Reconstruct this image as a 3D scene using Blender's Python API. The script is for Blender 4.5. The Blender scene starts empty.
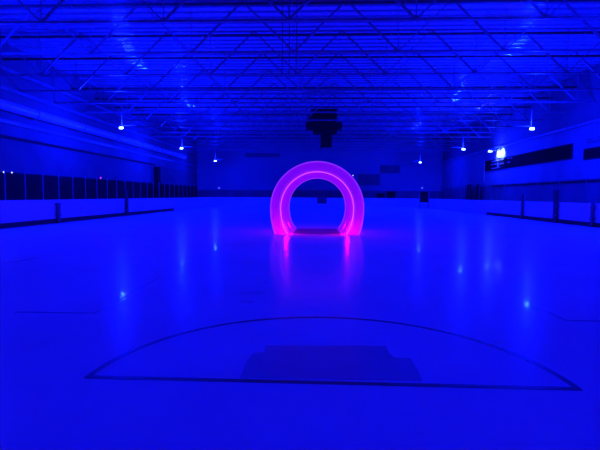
import bpy, bmesh, math, random
from mathutils import Vector, Matrix

random.seed(4)
SC = bpy.context.scene
COL = SC.collection
R = math.radians

# ------------------------------------------------------------------ camera
F = 450.0
EYE = 1.4
CAM_ROT = (Matrix.Rotation(math.atan(18 / F), 4, 'Z') @ Matrix.Rotation(R(90) - math.atan(29.6 / F), 4, 'X')
           @ Matrix.Rotation(0.0065, 4, 'Z'))
CAM_LOC = Vector((0, 0, EYE))
cd = bpy.data.cameras.new('camera')
cam = bpy.data.objects.new('camera', cd)
COL.objects.link(cam)
cam.matrix_world = Matrix.Translation(CAM_LOC) @ CAM_ROT
cd.sensor_width = 36
cd.lens = F / 600 * 36
cd.clip_end = 300
SC.camera = cam


def ray(px, py):
    return CAM_ROT.to_3x3() @ Vector(((px - 300) / F, -(py - 225) / F, -1))


def at_y(px, py, y):
    """The point at distance y along the rink that the survey of the photo gives."""
    d = ray(px, py)
    return CAM_LOC + d * (y / d.y)


def at_x(px, py, x):
    d = ray(px, py)
    return CAM_LOC + d * (x / d.x)


def on_ice(px, py):
    d = ray(px, py)
    return CAM_LOC + d * (-EYE / d.z)


# ------------------------------------------------------------------ materials
def new_mat(name):
    m = bpy.data.materials.new(name)
    m.use_nodes = True
    nt = m.node_tree
    return m, nt, nt.nodes['Principled BSDF']


def plain(name, col, rough=0.5, metal=0.0, spec=0.3, vary=0.12, scale=3.0, bump=0.0, bscale=20.0, emit=None, estr=0.0):
    m, nt, b = new_mat(name)
    tc = nt.nodes.new('ShaderNodeTexCoord')
    nz = nt.nodes.new('ShaderNodeTexNoise')
    nz.inputs['Scale'].default_value = scale
    nz.inputs['Detail'].default_value = 4
    nt.links.new(tc.outputs['Object'], nz.inputs['Vector'])
    rp = nt.nodes.new('ShaderNodeValToRGB')
    lo = [c * (1 - vary) for c in col]
    hi = [min(1, c * (1 + vary)) for c in col]
    rp.color_ramp.elements[0].color = (*lo, 1)
    rp.color_ramp.elements[0].position = 0.3
    rp.color_ramp.elements[1].color = (*hi, 1)
    rp.color_ramp.elements[1].position = 0.7
    nt.links.new(nz.outputs['Fac'], rp.inputs['Fac'])
    nt.links.new(rp.outputs['Color'], b.inputs['Base Color'])
    b.inputs['Roughness'].default_value = rough
    b.inputs['Metallic'].default_value = metal
    b.inputs['Specular IOR Level'].default_value = spec
    if bump:
        n2 = nt.nodes.new('ShaderNodeTexNoise')
        n2.inputs['Scale'].default_value = bscale
        nt.links.new(tc.outputs['Object'], n2.inputs['Vector'])
        bp = nt.nodes.new('ShaderNodeBump')
        bp.inputs['Strength'].default_value = bump
        nt.links.new(n2.outputs['Fac'], bp.inputs['Height'])
        nt.links.new(bp.outputs['Normal'], b.inputs['Normal'])
    if emit:
        b.inputs['Emission Color'].default_value = (*emit, 1)
        b.inputs['Emission Strength'].default_value = estr
    return m


def glow(name, col, strength):
    m, nt, b = new_mat(name)
    b.inputs['Base Color'].default_value = (0.8, 0.8, 0.8, 1)
    b.inputs['Emission Color'].default_value = (*col, 1)
    b.inputs['Emission Strength'].default_value = strength
    return m


def ice_material():
    m, nt, b = new_mat('ice')
    tc = nt.nodes.new('ShaderNodeTexCoord')
    nz = nt.nodes.new('ShaderNodeTexNoise')
    nz.inputs['Scale'].default_value = 0.35
    nz.inputs['Detail'].default_value = 5
    nt.links.new(tc.outputs['Object'], nz.inputs['Vector'])
    rp = nt.nodes.new('ShaderNodeValToRGB')
    rp.color_ramp.elements[0].color = (0.70, 0.72, 0.74, 1)
    rp.color_ramp.elements[0].position = 0.3
    rp.color_ramp.elements[1].color = (0.80, 0.82, 0.84, 1)
    rp.color_ramp.elements[1].position = 0.7
    nt.links.new(nz.outputs['Fac'], rp.inputs['Fac'])
    nt.links.new(rp.outputs['Color'], b.inputs['Base Color'])
    # skate scratches and a slight ripple left by the resurfacing
    n2 = nt.nodes.new('ShaderNodeTexNoise')
    n2.inputs['Scale'].default_value = 2.2
    n2.inputs['Detail'].default_value = 6
    nt.links.new(tc.outputs['Object'], n2.inputs['Vector'])
    bp = nt.nodes.new('ShaderNodeBump')
    bp.inputs['Strength'].default_value = 0.10
    bp.inputs['Distance'].default_value = 0.024
    nt.links.new(n2.outputs['Fac'], bp.inputs['Height'])
    nt.links.new(bp.outputs['Normal'], b.inputs['Normal'])
    b.inputs['Roughness'].default_value = 0.22
    b.inputs['IOR'].default_value = 1.31
    b.inputs['Specular IOR Level'].default_value = 0.012
    b.inputs['Coat Weight'].default_value = 0.10
    b.inputs['Coat Roughness'].default_value = 0.022
    b.inputs['Coat IOR'].default_value = 1.31
    nt.links.new(bp.outputs['Normal'], b.inputs['Coat Normal'])
    return m


def deck_material():
    """Corrugated, slightly shiny roof deck with ribs running across the rink."""
    m, nt, b = new_mat('roof_deck')
    tc = nt.nodes.new('ShaderNodeTexCoord')
    wv = nt.nodes.new('ShaderNodeTexWave')
    wv.wave_type = 'BANDS'
    wv.bands_direction = 'Y'
    wv.inputs['Scale'].default_value = 0.45
    wv.inputs['Distortion'].default_value = 0.25
    wv.inputs['Detail'].default_value = 2
    nt.links.new(tc.outputs['Object'], wv.inputs['Vector'])
    nz = nt.nodes.new('ShaderNodeTexNoise')
    nz.inputs['Scale'].default_value = 1.6
    nz.inputs['Detail'].default_value = 5
    nt.links.new(tc.outputs['Object'], nz.inputs['Vector'])
    ad = nt.nodes.new('ShaderNodeMath')
    ad.operation = 'MULTIPLY_ADD'
    nt.links.new(nz.outputs['Fac'], ad.inputs[0])
    ad.inputs[1].default_value = 0.32
    nt.links.new(wv.outputs['Fac'], ad.inputs[2])
    bp = nt.nodes.new('ShaderNodeBump')
    bp.inputs['Strength'].default_value = 1.0
    bp.inputs['Distance'].default_value = 0.18
    nt.links.new(ad.outputs[0], bp.inputs['Height'])
    nt.links.new(bp.outputs['Normal'], b.inputs['Normal'])
    rp = nt.nodes.new('ShaderNodeValToRGB')
    rp.color_ramp.elements[0].color = (0.86, 0.86, 0.88, 1)
    rp.color_ramp.elements[1].color = (0.97, 0.97, 0.98, 1)
    nt.links.new(nz.outputs['Fac'], rp.inputs['Fac'])
    nt.links.new(rp.outputs['Color'], b.inputs['Base Color'])
    b.inputs['Roughness'].default_value = 0.075
    b.inputs['Metallic'].default_value = 0.62
    b.inputs['Specular IOR Level'].default_value = 0.6
    return m


def glass_material():
    m, nt, b = new_mat('rink_glass')
    out = nt.nodes['Material Output']
    nt.nodes.remove(b)
    tr = nt.nodes.new('ShaderNodeBsdfTransparent')
    tr.inputs['Color'].default_value = (0.90, 0.90, 0.92, 1)
    gl = nt.nodes.new('ShaderNodeBsdfGlossy')
    gl.inputs['Roughness'].default_value = 0.12
    mx = nt.nodes.new('ShaderNodeMixShader')
    mx.inputs['Fac'].default_value = 0.012
    nt.links.new(tr.outputs[0], mx.inputs[1])
    nt.links.new(gl.outputs[0], mx.inputs[2])
    nt.links.new(mx.outputs[0], out.inputs['Surface'])
    return m


M = {
    'ice': ice_material(),
    'deck': deck_material(),
    'glass': glass_material(),
    'wall_white': plain('painted_block_wall', (0.22, 0.22, 0.23), 0.7, spec=0.05, vary=0.1, scale=0.6),
    'wall_dark': plain('dark_lower_wall', (0.018, 0.018, 0.02), 0.7, spec=0.03, vary=0.25, scale=0.8),
    'wall_mid': plain('grey_lower_wall', (0.15, 0.15, 0.155), 0.7, spec=0.05, vary=0.18, scale=0.5),
    'wall_upper': plain('upper_siding', (0.14, 0.14, 0.145), 0.6, spec=0.15, vary=0.2, scale=0.3),
    'wall_pale': plain('left_wall_paint', (0.14, 0.14, 0.145), 0.7, spec=0.05, vary=0.1, scale=0.6),
    'wall_siding': plain('dark_upper_siding', (0.13, 0.13, 0.133), 0.6, spec=0.1, vary=0.2, scale=0.3),
    'wall_far': plain('far_wall_paint', (0.31, 0.31, 0.32), 0.6, spec=0.1, vary=0.2, scale=0.12),
    'board': plain('white_board_plastic', (0.82, 0.82, 0.84), 0.4, vary=0.03),
    'kick': plain('dark_kick_plate', (0.075, 0.075, 0.078), 0.6, spec=0.08),
    'post_paint': plain('dull_post_paint', (0.10, 0.10, 0.105), 0.6, spec=0.08),
    'alu': plain('aluminium_post', (0.55, 0.55, 0.57), 0.35, metal=0.6),
    'black': plain('black_steel', (0.02, 0.02, 0.022), 0.6, spec=0.08),
    'steel': plain('dark_truss_paint', (0.20, 0.20, 0.205), 0.4, spec=0.5, vary=0.2, bump=0.2, bscale=12),
    'steel_mid': plain('grey_truss_paint', (0.22, 0.22, 0.225), 0.35, spec=0.6, vary=0.2, bump=0.2, bscale=12),
    'pipe': plain('black_pipe', (0.05, 0.05, 0.052), 0.45, spec=0.4),
    'duct': plain('galvanised_duct', (0.72, 0.72, 0.74), 0.4, metal=0.2, vary=0.08),
    'housing': plain('lamp_housing', (0.30, 0.30, 0.31), 0.3, metal=0.7),
    'paint_dark': plain('dark_ice_paint', (0.10, 0.10, 0.11), 0.35, spec=0.2),
    'paint_thin': plain('faded_ice_paint', (0.34, 0.34, 0.36), 0.35, spec=0.2),
    'paint_patch': plain('crease_ice_paint', (0.47, 0.47, 0.49), 0.25, spec=0.2, vary=0.05),
    'mark': plain('dull_ice', (0.56, 0.56, 0.58), 0.3, spec=0.1),
    'sign': plain('dark_sign_face', (0.014, 0.014, 0.016), 0.95, spec=0.0, vary=0.2, scale=1.5),
    'letter': plain('pale_letter_paint', (0.30, 0.28, 0.30), 0.6, vary=0.3, scale=9),
    'fabric': plain('inflated_nylon', (0.50, 0.46, 0.56), 0.45, vary=0.05, emit=(0.175, 0.0, 0.50), estr=0.9),
    'seam': plain('nylon_seam', (0.75, 0.70, 0.80), 0.45, emit=(0.30, 0.03, 0.6), estr=0.9),
    'mat': plain('maroon_mat', (0.13, 0.04, 0.34), 0.7),
    'lens': glow('led_lens', (0.55, 0.92, 1.0), 6.0),
    'lens_small': glow('small_lamp_lens', (0.60, 0.72, 1.0), 2.0),
    'lens_dim': glow('dim_lamp_lens', (0.10, 0.10, 0.9), 0.8),
    'red': glow('red_indicator', (1.0, 0.05, 0.30), 0.9),
    'led': glow('pink_led_strip', (1.0, 0.10, 0.72), 1.1),
    'pink': glow('pink_lamp_lens', (1.0, 0.02, 0.55), 2.0),
}


def translucent(m, fac):
    nt = m.node_tree
    b, out = nt.nodes['Principled BSDF'], nt.nodes['Material Output']
    tr = nt.nodes.new('ShaderNodeBsdfTranslucent')
    tr.inputs['Color'].default_value = (0.85, 0.8, 0.9, 1)
    mx = nt.nodes.new('ShaderNodeMixShader')
    mx.inputs['Fac'].default_value = fac
    nt.links.new(b.outputs[0], mx.inputs[1])
    nt.links.new(tr.outputs[0], mx.inputs[2])
    nt.links.new(mx.outputs[0], out.inputs['Surface'])


translucent(M['fabric'], 0.3)


# ------------------------------------------------------------------ mesh helpers
def obj(name, bm, mats, parent=None):
    me = bpy.data.meshes.new(name)
    bmesh.ops.recalc_face_normals(bm, faces=bm.faces)
    bm.to_mesh(me)
    bm.free()
    for m in (mats if isinstance(mats, (list, tuple)) else [mats]):
        me.materials.append(m)
    o = bpy.data.objects.new(name, me)
    COL.objects.link(o)
    if parent is not None:
        o.parent = parent
    return o


def box(bm, x0, x1, y0, y1, z0, z1, bev=0.0, mi=0):
    vs = [bm.verts.new((x, y, z)) for x in (x0, x1) for y in (y0, y1) for z in (z0, z1)]
    fs = [bm.faces.new([vs[i] for i in q]) for q in
          ((0, 1, 3, 2), (4, 6, 7, 5), (0, 4, 5, 1), (2, 3, 7, 6), (0, 2, 6, 4), (1, 5, 7, 3))]
    for f in fs:
        f.material_index = mi
    if bev:
        es = list({e for f in fs for e in f.edges})
        bmesh.ops.bevel(bm, geom=es, offset=bev, segments=2, affect='EDGES', profile=0.5)
    return fs


def beam(bm, a, b, w, h):
    """A rectangular bar from a to b."""
    a, b = Vector(a), Vector(b)
    d = (b - a).normalized()
    up = Vector((0, 1, 0)) if abs(d.y) < 0.9 else Vector((0, 0, 1))
    s = d.cross(up).normalized() * w / 2
    t = d.cross(s).normalized() * h / 2
    ra = [bm.verts.new(a + q) for q in (s + t, s - t, -s - t, -s + t)]
    rb = [bm.verts.new(b + q) for q in (s + t, s - t, -s - t, -s + t)]
    for i in range(4):
        bm.faces.new((ra[i], ra[(i + 1) % 4], rb[(i + 1) % 4], rb[i]))
    bm.faces.new(ra[::-1])
    bm.faces.new(rb)


def tube(bm, pts, r, n=10, cap=True):
    pts = [Vector(p) for p in pts]
    rings = []
    for i, p in enumerate(pts):
        d = (pts[min(i + 1, len(pts) - 1)] - pts[max(i - 1, 0)]).normalized()
        up = Vector((0, 0, 1)) if abs(d.z) < 0.9 else Vector((0, 1, 0))
        s = d.cross(up).normalized()
        t = s.cross(d).normalized()
        rings.append([bm.verts.new(p + s * math.cos(2 * math.pi * k / n) * r + t * math.sin(2 * math.pi * k / n) * r)
                      for k in range(n)])
    for a, b in zip(rings, rings[1:]):
        for k in range(n):
            f = bm.faces.new((a[k], a[(k + 1) % n], b[(k + 1) % n], b[k]))
            f.smooth = True
    if cap:
        bm.faces.new(rings[0][::-1])
        bm.faces.new(rings[-1])


def prism(bm, poly, z0, z1):
    lo = [bm.verts.new((p[0], p[1], z0)) for p in poly]
    hi = [bm.verts.new((p[0], p[1], z1)) for p in poly]
    n = len(poly)
    bm.faces.new(lo[::-1])
    bm.faces.new(hi)
    for i in range(n):
        bm.faces.new((lo[i], lo[(i + 1) % n], hi[(i + 1) % n], hi[i]))


def ribbon(bm, pts, w, z0, z1, closed=False):
    """A painted line of width w along ground points."""
    pts = [Vector((p[0], p[1], 0)) for p in pts]
    n = len(pts)
    L, Rr = [], []
    for i, p in enumerate(pts):
        a = pts[i - 1] if (i or closed) else p
        b = pts[(i + 1) % n] if (i < n - 1 or closed) else p
        d = (b - a).normalized()
        s = Vector((-d.y, d.x, 0)) * w / 2
        L.append((bm.verts.new((*(p + s).xy, z0)), bm.verts.new((*(p + s).xy, z1))))
        Rr.append((bm.verts.new((*(p - s).xy, z0)), bm.verts.new((*(p - s).xy, z1))))
    for i in range(n if closed else n - 1):
        j = (i + 1) % n
        bm.faces.new((L[i][1], Rr[i][1], Rr[j][1], L[j][1]))
        bm.faces.new((L[i][0], L[j][0], Rr[j][0], Rr[i][0]))
        bm.faces.new((L[i][0], L[i][1], L[j][1], L[j][0]))
        bm.faces.new((Rr[i][0], Rr[j][0], Rr[j][1], Rr[i][1]))
    if not closed:
        bm.faces.new((L[0][0], Rr[0][0], Rr[0][1], L[0][1]))
        bm.faces.new((L[-1][0], L[-1][1], Rr[-1][1], Rr[-1][0]))


def wallstrip(bm, path, thick, z0, z1):
    """An upright band following a ground path, thickness on its outer side."""
    ribbon(bm, path, thick, z0, z1)


def tag(o, label, cat, group=None):
    o['label'] = label
    o['category'] = cat
    if group:
        o['group'] = group
    return o


def thing(name, label, cat, loc=(0, 0, 0), group=None):
    o = bpy.data.objects.new(name, None)
    COL.objects.link(o)
    o.location = loc
    o.empty_display_size = 0.2
    return tag(o, label, cat, group)


def struct(name, bm, mats):
    o = obj(name, bm, mats)
    o['kind'] = 'structure'
    return o


def copy_thing(root, loc, label, group):
    r = root.copy()
    COL.objects.link(r)
    r.location = loc
    r['label'] = label
    r['group'] = group
    for ch in list(root.children):
        c = ch.copy()
        COL.objects.link(c)
        c.parent = r
        for g in list(ch.children):
            q = g.copy()
            COL.objects.link(q)
            q.parent = c
    return r


ORD = ('first second third fourth fifth sixth seventh eighth ninth tenth eleventh twelfth thirteenth fourteenth '
       'fifteenth sixteenth seventeenth eighteenth nineteenth twentieth').split()
TENS = {20: 'twenty', 30: 'thirty'}


def ordinal(n):
    if n <= 20:
        return ORD[n - 1]
    if n % 10 == 0:
        return {30: 'thirtieth', 40: 'fortieth'}[n]
    return TENS[n // 10 * 10] + '-' + ORD[n % 10 - 1]


# ------------------------------------------------------------------ the hall
XL, XR, YN, YF, ZC = -19.5, 19.5, -4.0, 72.0, 10.75
bm = bmesh.new(); box(bm, XL - .3, XR + .3, YN - .3, YF + .3, -0.3, 0.0); struct('floor', bm, M['ice'])
bm = bmesh.new(); box(bm, XL - .3, XR + .3, YN - .3, YF + .3, ZC, ZC + .3); struct('ceiling', bm, M['deck'])
bm = bmesh.new()
box(bm, XL - .3, XL, YN, YF, 0, 2.72, mi=0)
box(bm, XL - .3, XL, YN, YF, 2.72, 4.9, mi=1)
box(bm, XL - .3, XL, YN, YF, 4.9, ZC, mi=2)
struct('wall_left', bm, [M['wall_dark'], M['wall_pale'], M['wall_upper']])
bm = bmesh.new()
box(bm, XR, XR + .3, YN, YF, 0, 2.57, mi=0)
box(bm, XR, XR + .3, YN, YF, 2.57, 6.62, mi=1)
box(bm, XR, XR + .3, YN, YF, 6.62, ZC, mi=2)
struct('wall_right', bm, [M['wall_mid'], M['wall_white'], M['wall_siding']])
bm = bmesh.new()
box(bm, XL, XR, YF, YF + .3, 0, 2.2, mi=0)
box(bm, XL, XR, YF, YF + .3, 2.2, ZC, mi=1)
struct('wall_far', bm, [M['wall_mid'], M['wall_far']])
bm = bmesh.new(); box(bm, XL, XR, YN - .3, YN, 0, ZC); struct('wall_near', bm, M['wall_far'])
# ledge along the left wall and rail along the right wall
bm = bmesh.new(); box(bm, XL, XL + .10, YN, 53.0, 4.84, 5.0, 0.02); struct('trim_1', bm, M['black'])
bm = bmesh.new(); box(bm, XR - .12, XR, YN, 52.0, 2.50, 2.66, 0.02); struct('trim_2', bm, M['black'])
# girts on the upper left wall
for i, (z0, z1) in enumerate(((5.75, 5.97), (7.8, 8.0), (9.0, 9.2))):
    bm = bmesh.new(); box(bm, XL, XL + .14, YN, YF, z0, z1, 0.02); struct('trim_%d' % (i + 3), bm, M['steel'])
bm = bmesh.new(); box(bm, XR - .32, XR, YN, YF, 6.62, 6.80, 0.02); struct('trim_6', bm, M['steel'])
# dark pier on the left wall
p = at_x(155, 167, XL)
bm = bmesh.new(); box(bm, XL, XL + .5, p.y - .45, p.y + .45, 0, p.z, 0.03); struct('column', bm, M['wall_dark'])

# ------------------------------------------------------------------ trusses
HB, HT = 8.1, 10.42
Y1, DY = 17.7, 3.83
PAN = 4.85
XC = -1.2
NT = 14


def make_truss():
    t = thing('roof_truss', '', 'truss', (0, Y1, 0), 'roof trusses across the hall')
    b = bmesh.new(); beam(b, (XL + .02, 0, HB), (XR - .02, 0, HB), 0.10, 0.10); obj('bottom_chord', b, M['steel_mid'], t)
    b = bmesh.new(); beam(b, (XL + .02, 0, HT), (XR - .02, 0, HT), 0.08, 0.08); obj('top_chord', b, M['steel_mid'], t)
    for k in range(-4, 5):
        x = XC + k * PAN
        if not XL < x < XR:
            continue
        b = bmesh.new(); beam(b, (x, 0, HB), (x, 0, HT), 0.035, 0.035); obj('post', b, M['steel_mid'], t)
        b = bmesh.new(); box(b, x - .09, x + .09, -.065, -.05, HB - .05, HB + .09); obj('gusset_plate', b, M['steel'], t)
        for s in (-1, 1):
            xt = x + s * PAN / 2
            if not XL < xt < XR:
                continue
            heavy = (s * k < 0) or k == 0
            w = 0.088 if heavy else 0.055
            b = bmesh.new(); beam(b, (x, 0, HB), (xt, 0, HT), w, w); obj('diagonal', b, M['steel'] if heavy else M['steel_mid'], t)
    return t


truss0 = make_truss()
for i in range(NT):
    lab = '%s steel roof truss counted from the camera, spanning the rink' % ordinal(i + 1)
    if i == 0:
        truss0['label'] = lab
    else:
        copy_thing(truss0, (0, Y1 + DY * i, 0), lab, 'roof trusses across the hall')

# dark pipe run hung from the deck between each two trusses
bm = bmesh.new(); tube(bm, [(XL + .02, 0, 0), (XR - .02, 0, 0)], 0.068, 10)
pipe0 = thing('ceiling_pipe', '', 'pipe', (0, Y1 + 2.3, 9.68), 'pipes across the ceiling')
obj('pipe_run', bm, M['pipe'], pipe0)
for k in range(-4, 5):
    bm = bmesh.new(); box(bm, XC + k * PAN - .03, XC + k * PAN + .03, -.08, .08, -.08, .08, 0.008)
    tube(bm, [(XC + k * PAN, 0, .07), (XC + k * PAN, 0, ZC - 9.68)], .012, 6); obj('pipe_hanger', bm, M['steel'], pipe0)
for i in range(NT):
    lab = '%s dark ceiling pipe counted from the camera, hung between trusses' % ordinal(i + 1)
    if i == 0:
        pipe0['label'] = lab
    else:
        copy_thing(pipe0, (0, Y1 + DY * i + 2.3, 9.68), lab, 'pipes across the ceiling')

# cables hanging near the middle
for i, px in enumerate((282, 289, 296)):
    p = at_y(px, 73, 19.2)
    bm = bmesh.new(); tube(bm, [(0, 0, 0), (0.02, 0, (ZC - p.z) / 2), (0, 0, ZC - p.z)], 0.016, 8)
    bmesh.ops.create_icosphere(bm, subdivisions=2, radius=0.04)
    o = obj('hanging_cable', bm, M['pipe']); o.location = p
    tag(o, ('leftmost', 'middle', 'rightmost')[i] + ' of three thin cables hanging down between the first trusses', 'cable', 'cables hanging from the ceiling')

# duct along the left wall, with bands, and brackets back to the wall
DX, DZ, DR = -19.1, 6.75, 0.30
t = thing('ventilation_duct', 'long pale round duct running along the upper left wall', 'duct', (DX, 0, DZ))
bm = bmesh.new(); tube(bm, [(0, YN + .1, 0), (0, 64, 0)], DR, 20); obj('duct_pipe', bm, M['duct'], t)
for y in range(6, 64, 6):
    bm = bmesh.new(); tube(bm, [(0, y - .05, 0), (0, y + .05, 0)], DR + .02, 20); obj('joint_band', bm, M['steel_mid'], t)
    bm = bmesh.new(); box(bm, XL - DX, 0, y + .1, y + .16, -DR - .06, -DR + .01); obj('bracket', bm, M['steel_mid'], t)

# ------------------------------------------------------------------ blue flood lamps
BLUE = (0.0006, 0.0036, 1.0)


def lamp_light(loc, power, col=BLUE, rad=0.14):
    l = bpy.data.lights.new('flood_light', 'POINT')
    l.energy = power
    l.color = col
    l.shadow_soft_size = rad
    o = bpy.data.objects.new('flood_light', l)
    COL.objects.link(o)
    o.location = loc
    return o


def flood_lamp(loc, side, label):
    t = thing('flood_lamp', label, 'lamp', loc, 'blue flood lamps under the trusses')
    b = bmesh.new()
    box(b, -.18, .18, -.13, .13, -.01, .16, 0.03)
    for k in range(5):
        box(b, -.14 + k * .07 - .012, -.14 + k * .07 + .012, -.11, .11, .15, .21)
    obj('housing', b, M['housing'], t)
    b = bmesh.new(); box(b, -.15, .15, -.17, -.10, -.01, .13, 0.02); obj('lens', b, M['lens'], t)
    b = bmesh.new(); tube(b, [(0, 0, .2), (0, 0, HB - loc[2])], 0.022, 8); obj('hanger_rod', b, M['steel'], t)
    b = bmesh.new(); beam(b, (0, 0, .25), (-side * 1.1, 0, .25), .025, .025); obj('cross_arm', b, M['steel_mid'], t)
    return t


POW = 4400
rows = {-1: [(122, 129, 33.7), (182, 149, 48.7), (215.5, 161.5, 64.5)], 1: [(531, 130, 31.5), (463, 150, 46.0), (420, 163, 64.5)]}
for side, lst in rows.items():
    first = at_y(*lst[0])
    pts = [Vector((first.x, first.y - 15, first.z))] + [at_y(*q) for q in lst]
    for i, p in enumerate(pts):
        lab = '%s bright flood lamp counted from the camera in the row along the %s boards' % (
            ('nearest', 'second', 'third', 'fourth')[i], 'left' if side < 0 else 'right')
        flood_lamp(tuple(p), side, lab)
        lamp_light(p + Vector((0, -.42, .02)), POW * (1.0 if i < 3 else 0.6))

# wall-side lamp that whitens the start of the sign
p = at_y(490, 151.5, 49.9)
t = thing('wall_lamp', 'white lamp on the right wall just above the end of the dark sign', 'lamp', tuple(p))
b = bmesh.new(); box(b, -.22, .22, -.09, .09, 0, .14, 0.02); obj('housing', b, M['housing'], t)
b = bmesh.new(); box(b, -.19, .19, -.10, .07, -.05, .005, 0.015); obj('lens', b, M['lens'], t)
b = bmesh.new(); beam(b, (.1, 0, .10), (XR - p.x, 0, .10), .05, .05); obj('wall_arm', b, M['alu'], t)
lamp_light(p + Vector((0, -.35, .03)), 1500, (0.004, 0.012, 1.0), .1)
bx_ = XR - .75 - p.x  # bar and two spot heads added to lengthen the white patch on the wall
b = bmesh.new(); tube(b, [(0, -.05, .08), (bx_, .05, .08), (bx_, -1.1, .08)], .02, 8); obj('added_lamp_bar', b, M['housing'], t)
for dy, e in ((.05, 420), (-1.0, 420)):
    b = bmesh.new(); box(b, bx_ - .06, bx_ + .06, dy - .10, dy + .10, .0, .10, .02); obj('added_lamp_head', b, M['housing'], t)
    sl = bpy.data.lights.new('added_wall_spot', 'SPOT')
    sl.energy = e; sl.color = (0.40, 0.72, 1.0); sl.spot_size = R(100); sl.spot_blend = 0.8; sl.shadow_soft_size = .05
    so = bpy.data.objects.new('added_wall_spot', sl); COL.objects.link(so)
    so.location = p + Vector((bx_ + .12, dy, .03))
    so.rotation_euler = Vector((1, 0, -.45)).to_track_quat('-Z', 'Y').to_euler()


def little_lamp(name, label, cat, p, mat, r, wall, group=None):
    """A small bulkhead lamp: back plate and domed lens; wall says which wall carries it."""
    t = thing(name, label, cat, tuple(p), group)
    rot = {'left': Matrix.Rotation(R(90), 4, 'Y'), 'right': Matrix.Rotation(R(-90), 4, 'Y'), 'far': Matrix.Rotation(R(90), 4, 'X')}[wall]
    b = bmesh.new(); box(b, -r * 1.3, r * 1.3, -r * 1.3, r * 1.3, 0, r * .5, r * .15); bmesh.ops.translate(b, vec=(0, 0, .002), verts=b.verts); bmesh.ops.transform(b, matrix=rot, verts=b.verts)
    obj('back_plate', b, M['housing'], t)
    b = bmesh.new(); bmesh.ops.create_uvsphere(b, u_segments=16, v_segments=10, radius=r, matrix=Matrix.Translation((0, 0, r * .5)))
    for v in b.verts: v.co.z = max(v.co.z, r * .45)
    bmesh.ops.transform(b, matrix=rot, verts=b.verts)
    for f in b.faces: f.smooth = True
    obj('lens', b, mat, t)
    return t


little_lamp('wall_lamp', 'small white lamp at the extreme left end of the left wall', 'lamp', at_x(3.2, 172, XL + .001), M['lens_small'], .05, 'left', 'small white lamps on the left wall')
little_lamp('wall_lamp', 'small white lamp right of another on the left wall above the glass', 'lamp', at_x(11.3, 172.6, XL + .001), M['lens_small'], .05, 'left', 'small white lamps on the left wall')
little_lamp('wall_lamp', 'small red lamp glowing on the left wall above the glass', 'lamp', at_x(100, 178, XL + .001), M['red'], .085, 'left')
little_lamp('wall_lamp', 'dim lamp low on the far wall, left of the arch', 'lamp', at_y(219, 188, YF - .001), M['lens_dim'], .15, 'far', 'dim lamps on the far wall')
little_lamp('wall_lamp', 'dim lamp low on the far wall, right of the arch', 'lamp', at_y(422, 188, YF - .001), M['lens_dim'], .15, 'far', 'dim lamps on the far wall')

# lamp on a long drop beside the arch
yy = Y1 + DY * 11
p = at_y(353, 175, yy)
t = thing('drop_lamp', 'tiny white lamp hanging on a long thin rod just right of the arch', 'lamp', tuple(p))
b = bmesh.new(); tube(b, [(0, 0, .1), (0, 0, HB - .05 - p.z)], .02, 8); obj('rod', b, M['steel_mid'], t)
b = bmesh.new(); bmesh.ops.create_cone(b, cap_ends=True, segments=20, radius1=.13, radius2=.04, depth=.16, matrix=Matrix.Translation((0, 0, .06))); obj('shade', b, M['housing'], t)
b = bmesh.new(); bmesh.ops.create_uvsphere(b, u_segments=14, v_segments=8, radius=.075, matrix=Matrix.Translation((0, 0, -.03))); obj('bulb', b, M['lens_small'], t)

# ------------------------------------------------------------------ dark ventilation unit hanging in the middle
yv = 42.2
c = at_y(326, 148, yv)
tp = at_y(326, 109, yv).z
t = thing('ventilation_unit', 'dark T-shaped ventilation unit hanging from the trusses above the arch', 'ventilation unit', (c.x, yv, c.z))
s = yv / F
b = bmesh.new(); box(b, -5.5 * s, 5.5 * s, -.5, .5, 0, 24 * s, 0.05); obj('duct_drop', b, M['black'], t)
b = bmesh.new(); box(b, -3.5 * s, 4.5 * s, -.56, .56, -.12, .0, 0.03); obj('outlet_grille', b, M['steel'], t)
b = bmesh.new(); box(b, -20 * s, 15.5 * s, -.8, .8, 18.5 * s, 24 * s, 0.06); obj('side_arm', b, M['black'], t)
b = bmesh.new(); box(b, -13 * s, 10.5 * s, -.7, .7, 14 * s, 18.5 * s, 0.06); obj('lower_hood', b, M['black'], t)
b = bmesh.new(); box(b, -18 * s, 10.5 * s, -.75, .75, 26.5 * s, 31.5 * s, 0.06); obj('fan_casing', b, M['black'], t)
b = bmesh.new(); box(b, -15 * s, 10.5 * s, -.7, .7, 34 * s, 37 * s, 0.05); obj('top_casing', b, M['black'], t)
b = bmesh.new(); box(b, -6 * s, 5 * s, -.4, .4, 22.5 * s, 35 * s); obj('core', b, M['black'], t)
for sx in (-12, 8):
    b = bmesh.new(); tube(b, [(sx * s, .3, 36.5 * s), (sx * s, .3, ZC - c.z)], .025, 8); obj('hanger_rod', b, M['steel'], t)

# ------------------------------------------------------------------ rink boards
BL, BR, BF, RAD = -12.72, 13.15, 61.0, 8.5
BH, BT = 1.08, 0.12
Y0 = 9.0


def arc(cx, cy, a0, a1, n=14):
    return [(cx + RAD * math.cos(a0 + (a1 - a0) * k / n), cy + RAD * math.sin(a0 + (a1 - a0) * k / n)) for k in range(n + 1)]


def board(name, label, path, kick_path):
    t = thing(name, label, 'rink board')
    b = bmesh.new(); ribbon(b, path, BT, 0, BH); obj('board_face', b, M['board'], t)
    b = bmesh.new(); ribbon(b, path, BT + .06, BH, BH + .04); obj('cap_rail', b, M['board'], t)
    if kick_path:
        b = bmesh.new(); ribbon(b, kick_path, BT + .05, 0.0, .20); obj('kick_plate', b, M['kick'], t)
    return t


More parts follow.
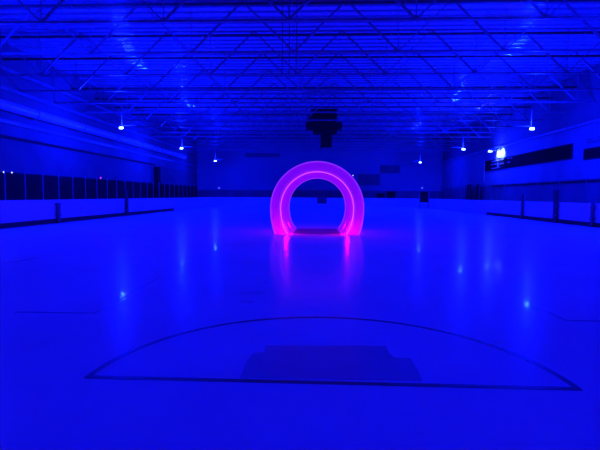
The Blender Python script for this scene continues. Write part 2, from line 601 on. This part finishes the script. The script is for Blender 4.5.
pl = [(BL, Y0)] + [(BL, y) for y in range(12, 53, 4)] 
cl = arc(BL + RAD, BF - RAD, math.pi, math.pi / 2)
cr = arc(BR - RAD, BF - RAD, math.pi / 2, 0)
board('rink_board', 'long white rink board with dark kick plate along the left side', [(BL, Y0), (BL, BF - RAD)], [(BL, Y0), (BL, 39.0)])
board('rink_board', 'long white rink board with dark kick plate along the right side', [(BR, Y0), (BR, BF - RAD)], [(BR, Y0), (BR, 35.5)])
board('rink_board', 'white rink board rounding the corners and closing the far end', [(BL, BF - RAD + .05)] + cl[1:] + cr[:-1] + [(BR, BF - RAD + .05)], None)


# glass panels with their posts
def panel(w, post_mat, post_w):
    t = thing('glass_panel', '', 'glass panel', (0, 0, 0))
    b = bmesh.new(); box(b, -.008, .008, .03, w - .03, 0, 1.20, 0.003); obj('glass_pane', b, M['glass'], t)
    b = bmesh.new(); box(b, -post_w / 2, post_w / 2, -post_w / 2, post_w / 2, 0, 1.22, 0.004); obj('post', b, M[post_mat], t)
    return t


def run(proto, path, step, words, group, start=0.0):
    """Copies of proto along a polyline, one every step metres."""
    pts = [Vector((*p, 0)) for p in path]
    cum = [0]
    for a, b in zip(pts, pts[1:]):
        cum.append(cum[-1] + (b - a).length)

    def pos(s):
        for i in range(len(pts) - 1):
            if s <= cum[i + 1] + 1e-6:
                return pts[i].lerp(pts[i + 1], (s - cum[i]) / (cum[i + 1] - cum[i]))
        return pts[-1]
    k, s = 0, start
    while s + step <= cum[-1] + .01:
        a, b = pos(s), pos(s + step)
        d = b - a
        lab = words % ordinal(k + 1)
        loc = (a.x, a.y, BH + .04)
        o = copy_thing(proto, loc, lab, group)
        o.rotation_euler = (0, 0, math.atan2(-d.x, d.y))
        s += step
        k += 1


proto = panel(1.27, 'alu', .026)
run(proto, [(BL, 17.85), (BL, 47.2)], 1.27, '%s glass panel with pale post along the left boards, counted from the camera', 'glass panels on the left boards')
proto2 = panel(2.44, 'steel_mid', .03)
run(proto2, [(BR, 20.3), (BR, 50.0)], 2.44, '%s wide glass panel along the right boards, counted from the camera', 'glass panels on the right boards')
run(proto2, [(BL + 8.5, BF), (BR - 8.5, BF)], 2.44, '%s wide glass panel on the far end boards, counted from the left', 'glass panels on the far boards')
for q in (proto, proto2):
    for ch in list(q.children):
        bpy.data.objects.remove(ch)
    bpy.data.objects.remove(q)


# dark gate posts standing against the boards
def gate_post(x, px, ytop, w, side, label, mat='post_paint'):
    d = ray(px, 210)
    y = x / d.x * d.y
    z = at_x(px, ytop, x).z
    t = thing('gate_post', label, 'gate post', (x, y, 0), 'dark posts at the board gates')
    b = bmesh.new(); box(b, -.05, .05, -w / 2, w / 2, 0, z, 0.012); obj('post', b, M[mat], t)
    for h in (.35, .85):
        b = bmesh.new(); box(b, -.065, .065, -w / 2 - .05, w / 2 + .05, h, h + .09, 0.01); obj('hinge', b, M['steel'], t)
    b = bmesh.new(); box(b, -.055, .055, -w / 2 - .05, w / 2 + .05, 0, .03, 0.01); obj('foot_plate', b, M['black'], t)
    return t


IN = BT / 2 + .09
gate_post(BL + IN, 58.5, 203, .22, -1, 'nearer dull gate post on the left boards', 'wall_white')
gate_post(BL + IN, 127, 190, .26, -1, 'farther dark gate post on the left boards')
gate_post(BR - IN, 555.5, 190, .36, 1, 'thick dark gate post on the right boards')
gate_post(BR - IN, 522, 194, .2, 1, 'thinner dark gate post on the right boards, left of the thick one', 'wall_mid')
gate_post(BR - IN, 592.5, 203, .16, 1, 'short gate post on the right boards, right of the thick one', 'wall_white')

# dark gate standing open in the far right corner of the boards
p = at_y(424, 202, 51.2)
t = thing('corner_gate', 'dark gate in the rounded right far corner of the boards', 'gate', (p.x, 51.2, 0))
b = bmesh.new(); box(b, -.5, .5, -.04, .04, .72, 1.92, 0.02); obj('gate_panel', b, M['wall_dark'], t)
for sx in (-.5, .5):
    b = bmesh.new(); box(b, sx - .05, sx + .05, -.05, .05, 0, 1.95, 0.01); obj('gate_upright', b, M['steel'], t)
# dark door in the middle of the far boards
p = at_y(322, 200, BF - .12)
t = thing('board_door', 'small dark door in the far boards seen through the arch', 'door', (p.x, BF - .13, 0))
b = bmesh.new(); box(b, -.62, .62, -.03, .03, .32, 1.22, 0.02); obj('door_panel', b, M['wall_mid'], t)
b = bmesh.new(); box(b, .40, .52, -.07, -.03, .80, .88, 0.01); obj('latch', b, M['alu'], t)
b = bmesh.new(); box(b, -.68, .68, -.025, .03, 0, .32, 0.01); obj('sill_panel', b, M['board'], t)
# darker patch on the far boards right of the arch
p = at_y(373, 208, BF)
bm = bmesh.new(); box(bm, -.8, .8, -.01, .01, .12, .52, 0.004)
o = obj('board_patch', bm, M['wall_mid']); o.location = (p.x, BF - .075, 0); tag(o, 'dull dark rectangle on the far boards just right of the arch', 'patch')

# ------------------------------------------------------------------ things on and by the walls
def wall_sign(name, label, cat, px0, pyt0, px1, x, z0, z1, mat, frame=True):
    ya, yb = at_x(px0, 160, x).y, at_x(px1, 160, x).y
    y0, y1 = min(ya, yb), max(ya, yb)
    t = thing(name, label, cat, (x, (y0 + y1) / 2, z0))
    hl, h = (y1 - y0) / 2, z1 - z0
    b = bmesh.new(); box(b, -.07, 0, -hl, hl, 0, h, 0.01); obj('face', b, M[mat], t)
    if frame:
        b = bmesh.new()
        box(b, -.10, 0, -hl - .05, hl + .05, -.06, 0.0); box(b, -.10, 0, -hl - .05, hl + .05, h, h + .06)
        box(b, -.10, 0, -hl - .05, -hl, 0, h); box(b, -.10, 0, hl, hl + .05, 0, h)
        obj('frame', b, M['black'], t)
    return t


zb, zt = at_x(572, 158.3, XR).z, at_x(572, 144.3, XR).z
t = wall_sign('wall_sign', 'long dark sign high on the right wall, lit by a white lamp at one end', 'sign', 486, 0, 572, XR - .001, zb, zt, 'sign')
cy, cz = t.location.y, t.location.z
# what remains readable of its lettering: pale strokes at the lit end
STROKES = [(492.5, 497, 161.2, .10), (491.5, 497, 164.3, .09), (492, 498.5, 168.2, .10), (497, 500.2, 160.2, .13),
           (500.2, 504.5, 163.6, .09), (498.8, 500.6, 167.2, .08), (500.8, 502.2, 159.6, .16), (503.2, 504.6, 158.9, .14),
           (497.9, 499.2, 164.6, .42), (508.2, 510, 158.2, .10), (508.0, 511, 162.2, .08), (511.5, 513, 157.8, .08)]
for a, c_, yv_, hh in STROKES:
    q0, q1 = at_x(a, yv_, XR), at_x(c_, yv_, XR)
    zz = (q0.z + q1.z) / 2
    b = bmesh.new(); box(b, -.085, -.06, q1.y - cy, q0.y - cy, zz - cz - hh / 2, zz - cz + hh / 2); obj('letter_stroke', b, M['letter'], t)
zb2, zt2 = at_x(587, 159, XR).z, at_x(587, 149.5, XR).z
wall_sign('wall_sign', 'dark sign cut off by the picture edge on the right wall', 'sign', 585, 0, 640, XR - .001, zb2, zt2, 'sign')
zb3, zt3 = at_x(590, 143, XR).z, at_x(590, 138.5, XR).z
ya, yb = at_x(588, 140, XR).y, at_x(640, 140, XR).y
bm = bmesh.new(); box(bm, -.12, 0, yb, ya, zb3, zt3, 0.02)
o = obj('wall_rail', bm, M['wall_mid']); o.location.x = XR - .001; tag(o, 'dull rail on the right wall above the cut-off dark sign', 'rail')
# thin bright conduit
p0, p1 = at_x(484.5, 183, XR), at_x(484.5, 160, XR)
t = thing('wall_mount_conduit', 'thin pale upright conduit on the right wall at the end of the sign', 'conduit', (XR - .06, p0.y, p0.z))
bm = bmesh.new(); tube(bm, [(0, 0, 0), (0, 0, p1.z - p0.z)], .035, 10); obj('conduit_pipe', bm, M['duct'], t)
for h in (.3, 1.2, 2.1):
    bm = bmesh.new(); box(bm, -.045, .06, -.05, .05, h, h + .05, 0.005); obj('clip', bm, M['alu'], t)
# two dark upright panels by the far end of the right wall
for px, w, lab in ((469.3, .62, 'left of two tall dark upright panels at the far end of the right wall'),
                   (478.5, .62, 'right of two tall dark upright panels at the far end of the right wall')):
    q = at_x(px, 184.5, XR - .5)
    t = thing('upright_panel', lab, 'panel', (XR - .5, q.y, 0), 'dark upright panels by the right wall')
    bm = bmesh.new()
    prism(bm, [(-.25, -w), (.25, -w), (.25, w), (-.25, w)], 0, q.z)
    for v in bm.verts:
        if v.co.z > 1: v.co.x *= .6; v.co.y *= .5
    obj('panel_body', bm, M['black'], t)
    bm = bmesh.new(); box(bm, -.3, .3, -w - .03, w + .03, 0, .08, .02); obj('base', bm, M['steel'], t)
# dark boards on the far wall
for (x0, y0, x1, y1, lab) in ((380, 165.5, 400, 173, 'upper dark board on the far wall, right of the arch'),
                              (358, 174.5, 380, 185, 'lower dark board on the far wall, partly behind the arch'),
                              (245, 153.5, 280, 157, 'long low dark board high on the far wall, left of the arch')):
    a, b_ = at_y(x0, y1, YF), at_y(x1, y0, YF)
    t = thing('notice_board', lab, 'board', ((a.x + b_.x) / 2, YF - .001, a.z), 'dark boards on the far wall')
    hw, h = (b_.x - a.x) / 2, b_.z - a.z
    bm = bmesh.new(); box(bm, -hw, hw, -.06, 0, 0, h, .01); obj('face', bm, M['wall_mid'], t)
    bm = bmesh.new()
    box(bm, -hw - .06, hw + .06, -.08, 0, -.06, 0); box(bm, -hw - .06, hw + .06, -.08, 0, h, h + .06)
    obj('frame', bm, M['steel'], t)
# dark cases standing behind the far boards
for px0, px1, pyt, lab in ((377, 384.5, 193.5, 'lower dark case behind the far boards, right of the arch'),
                           (387, 395, 191.5, 'taller dark case behind the far boards, right of the arch')):
    a, b_ = at_y(px0, 198, 66), at_y(px1, pyt, 66)
    t = thing('storage_case', lab, 'case', ((a.x + b_.x) / 2, 66, 0), 'dark cases behind the far boards')
    hw = (b_.x - a.x) / 2
    bm = bmesh.new(); box(bm, -hw, hw, -.4, .4, 0, b_.z - .1, .04); obj('case_body', bm, M['black'], t)
    bm = bmesh.new(); box(bm, -hw - .03, hw + .03, -.43, .43, b_.z - .1, b_.z, .02); obj('lid', bm, M['wall_dark'], t)

# ------------------------------------------------------------------ paint on the ice
a, b_ = on_ice(88, 377), on_ice(578, 389)
gc = (a + b_) / 2
Rg = (b_ - a).length / 2
tilt = math.atan2((b_ - a).y, (b_ - a).x)
top = on_ice(325, 317.5)
depth = top.y - gc.y
print('crease', gc, Rg, depth, math.degrees(tilt))
PZ = 0.003
t = thing('goal_crease', 'large half-round goal crease outlined in dark paint on the ice', 'ice marking', (gc.x, gc.y, 0))
t.rotation_euler = (0, 0, tilt)
bm = bmesh.new(); ribbon(bm, [(-Rg - .02, 0), (Rg + .02, 0)], .052, 0, PZ); obj('goal_line', bm, M['paint_dark'], t)
bm = bmesh.new(); ribbon(bm, [(Rg * math.cos(math.pi * k / 64), depth * math.sin(math.pi * k / 64)) for k in range(65)], .05, 0, PZ - .0005)
obj('crease_arc', bm, M['paint_dark'], t)
poly = [on_ice(*q) for q in ((240, 377.6), (246, 362), (253, 353.5), (264, 352), (266, 345.5), (386, 346), (389, 353), (394, 357.5), (411, 358.5), (417, 369), (422, 380.8))]
bm = bmesh.new(); prism(bm, [(p.x, p.y) for p in poly], 0, .002)
tag(obj('crease_patch', bm, M['paint_patch']), 'darker stepped patch painted on the ice inside the goal crease', 'ice marking')
for lab, pts in (('thin bent line on the ice at left, beyond the goal crease', ((15, 312), (94, 313.2), (152, 282), (188, 263))),
                 ('thin bent line on the ice at right, beyond the goal crease', ((640, 322), (567, 320.5), (547, 311.5), (533, 307)))):
    bm = bmesh.new(); ribbon(bm, [on_ice(*q) for q in pts], .045, 0, PZ)
    tag(obj('ice_line', bm, M['paint_thin']), lab, 'ice marking')
bm = bmesh.new(); ribbon(bm, [on_ice(*q) for q in ((8, 262), (24, 260.2), (38, 257.5))], .12, 0, PZ)
tag(obj('ice_dash', bm, M['paint_thin']), 'short dash on the ice near the left boards', 'ice marking')
for px0, px1, py, lab in ((240, 263, 293.5, 'longer faint scuff on the ice between crease and arch'), (240, 254, 302, 'shorter faint scuff on the ice between crease and arch')):
    bm = bmesh.new(); ribbon(bm, [on_ice(px0, py), on_ice((px0 + px1) / 2, py - .5), on_ice(px1, py)], .09, 0, PZ)
    tag(obj('ice_mark', bm, M['mark']), lab, 'ice marking')  # faint strips a little darker than the ice around them

# ------------------------------------------------------------------ glowing inflatable arch
YA, YB = 16.0, 19.1
AX, AZ = at_y(317, 208.5, YA).x, at_y(317, 208.5, YA).z
RO, RI, RO2, RI2 = 1.69, 1.275, 1.57, 1.19
print('arch', AX, AZ)
root = thing('inflatable_arch', 'glowing violet inflatable ring arch with pink strip standing on the ice', 'inflatable arch', (AX, YA, 0))
# profile (r, y) of the ring's section: rounded cushion, tapering towards the back
L = YB - YA


def section():
    pts = []
    rc = .17
    corners = [(RI, 0, math.pi, 1.5 * math.pi), (RO, 0, 1.5 * math.pi, 2 * math.pi), (RO2, L, 0, .5 * math.pi), (RI2, L, .5 * math.pi, math.pi)]
    for (r, y, a0, a1) in corners:
        cr_ = r + (rc if r in (RI, RI2) else -rc)
        cy_ = y + (rc if y == 0 else -rc)
        for k in range(7):
            a_ = a0 + (a1 - a0) * k / 6
            pts.append((cr_ + rc * math.cos(a_), cy_ + rc * math.sin(a_)))
    return pts


sec = section()


def foot(r, x, z):
    """The feet stand straighter than a true circle: the inner side spreads, the outer draws in."""
    d_ = max(0.0, (AZ - z) / AZ) ** 2
    k_ = min(1, max(0, (r - 1.28) / (RO - 1.28)))
    return x + math.copysign((0.14 * (1 - k_) - 0.13 * k_) * d_, x)


NA = 96
bm = bmesh.new()
rings = []
for i in range(NA + 1):
    u = i / NA
    ring = []
    for r, y in sec:
        lim = math.asin(min(.999, AZ / r))          # angle below the horizontal where this radius meets the ice
        a_ = -lim + (math.pi + 2 * lim) * u
        z_ = max(0, AZ + r * math.sin(a_))
        ring.append(bm.verts.new((foot(r, r * math.cos(a_), z_), y, z_)))
    rings.append(ring)
n = len(sec)
for A, B in zip(rings, rings[1:]):
    for k in range(n):
        f = bm.faces.new((A[k], A[(k + 1) % n], B[(k + 1) % n], B[k])); f.smooth = True
bm.faces.new(rings[0][::-1]); bm.faces.new(rings[-1])
obj('tube', bm, M['fabric'], root)


def hoop(r, y, rad, name, mat):
    lim = math.asin(min(.999, (AZ - .03) / r))
    b = bmesh.new()
    pts = []
    for k in range(97):
        a_ = -lim + (math.pi + 2 * lim) * k / 96
        z_ = AZ + r * math.sin(a_)
        pts.append((foot(r, r * math.cos(a_), z_), y, z_))
    tube(b, pts, rad, 8)
    return obj(name, b, mat, root)


led = hoop(RI + .02, .02, .011, 'light_strip', M['led'])
led['label'] = 'bright pink light strip'
hoop(RI2 + .005, L - .12, .022, 'back_seam', M['seam'])
hoop(RO - .03, .04, .012, 'front_seam', M['seam'])
fx = math.sqrt(RI ** 2 - AZ ** 2)
for sx in (-1, 1):
    # lamp inside the inflated foot, shining through the fabric
    lamp_light(Vector((AX + sx * (fx + .27), YA + .32, .24)), 32, (1.0, 0.0, 0.45), .06)
    lamp_light(Vector((AX + sx * (fx + .27), YA + 1.6, .22)), 9, (1.0, 0.0, 0.45), .06)
bm = bmesh.new(); prism(bm, [(-fx, .3), (fx, .3), (fx - .06, 2.9), (-fx + .06, 2.9)], 0.0, .012)
o = obj('floor_mat', bm, M['mat']); o.location = (AX, YA, 0); tag(o, 'dark maroon mat on the ice between the feet of the arch', 'mat')

# ------------------------------------------------------------------ world and view
w = bpy.data.worlds.new('world'); SC.world = w; w.use_nodes = True
w.node_tree.nodes['Background'].inputs[0].default_value = (0, 0, 0.02, 1)
SC.view_settings.view_transform = 'Standard'
SC.view_settings.look = 'None'
SC.view_settings.exposure = 0.0
SC.view_settings.gamma = 1.0
SC.view_settings.use_curve_mapping = False
SC.cycles.use_denoising = True
SC.cycles.sample_clamp_indirect = 4
SC.cycles.max_bounces = 8
SC.cycles.diffuse_bounces = 5
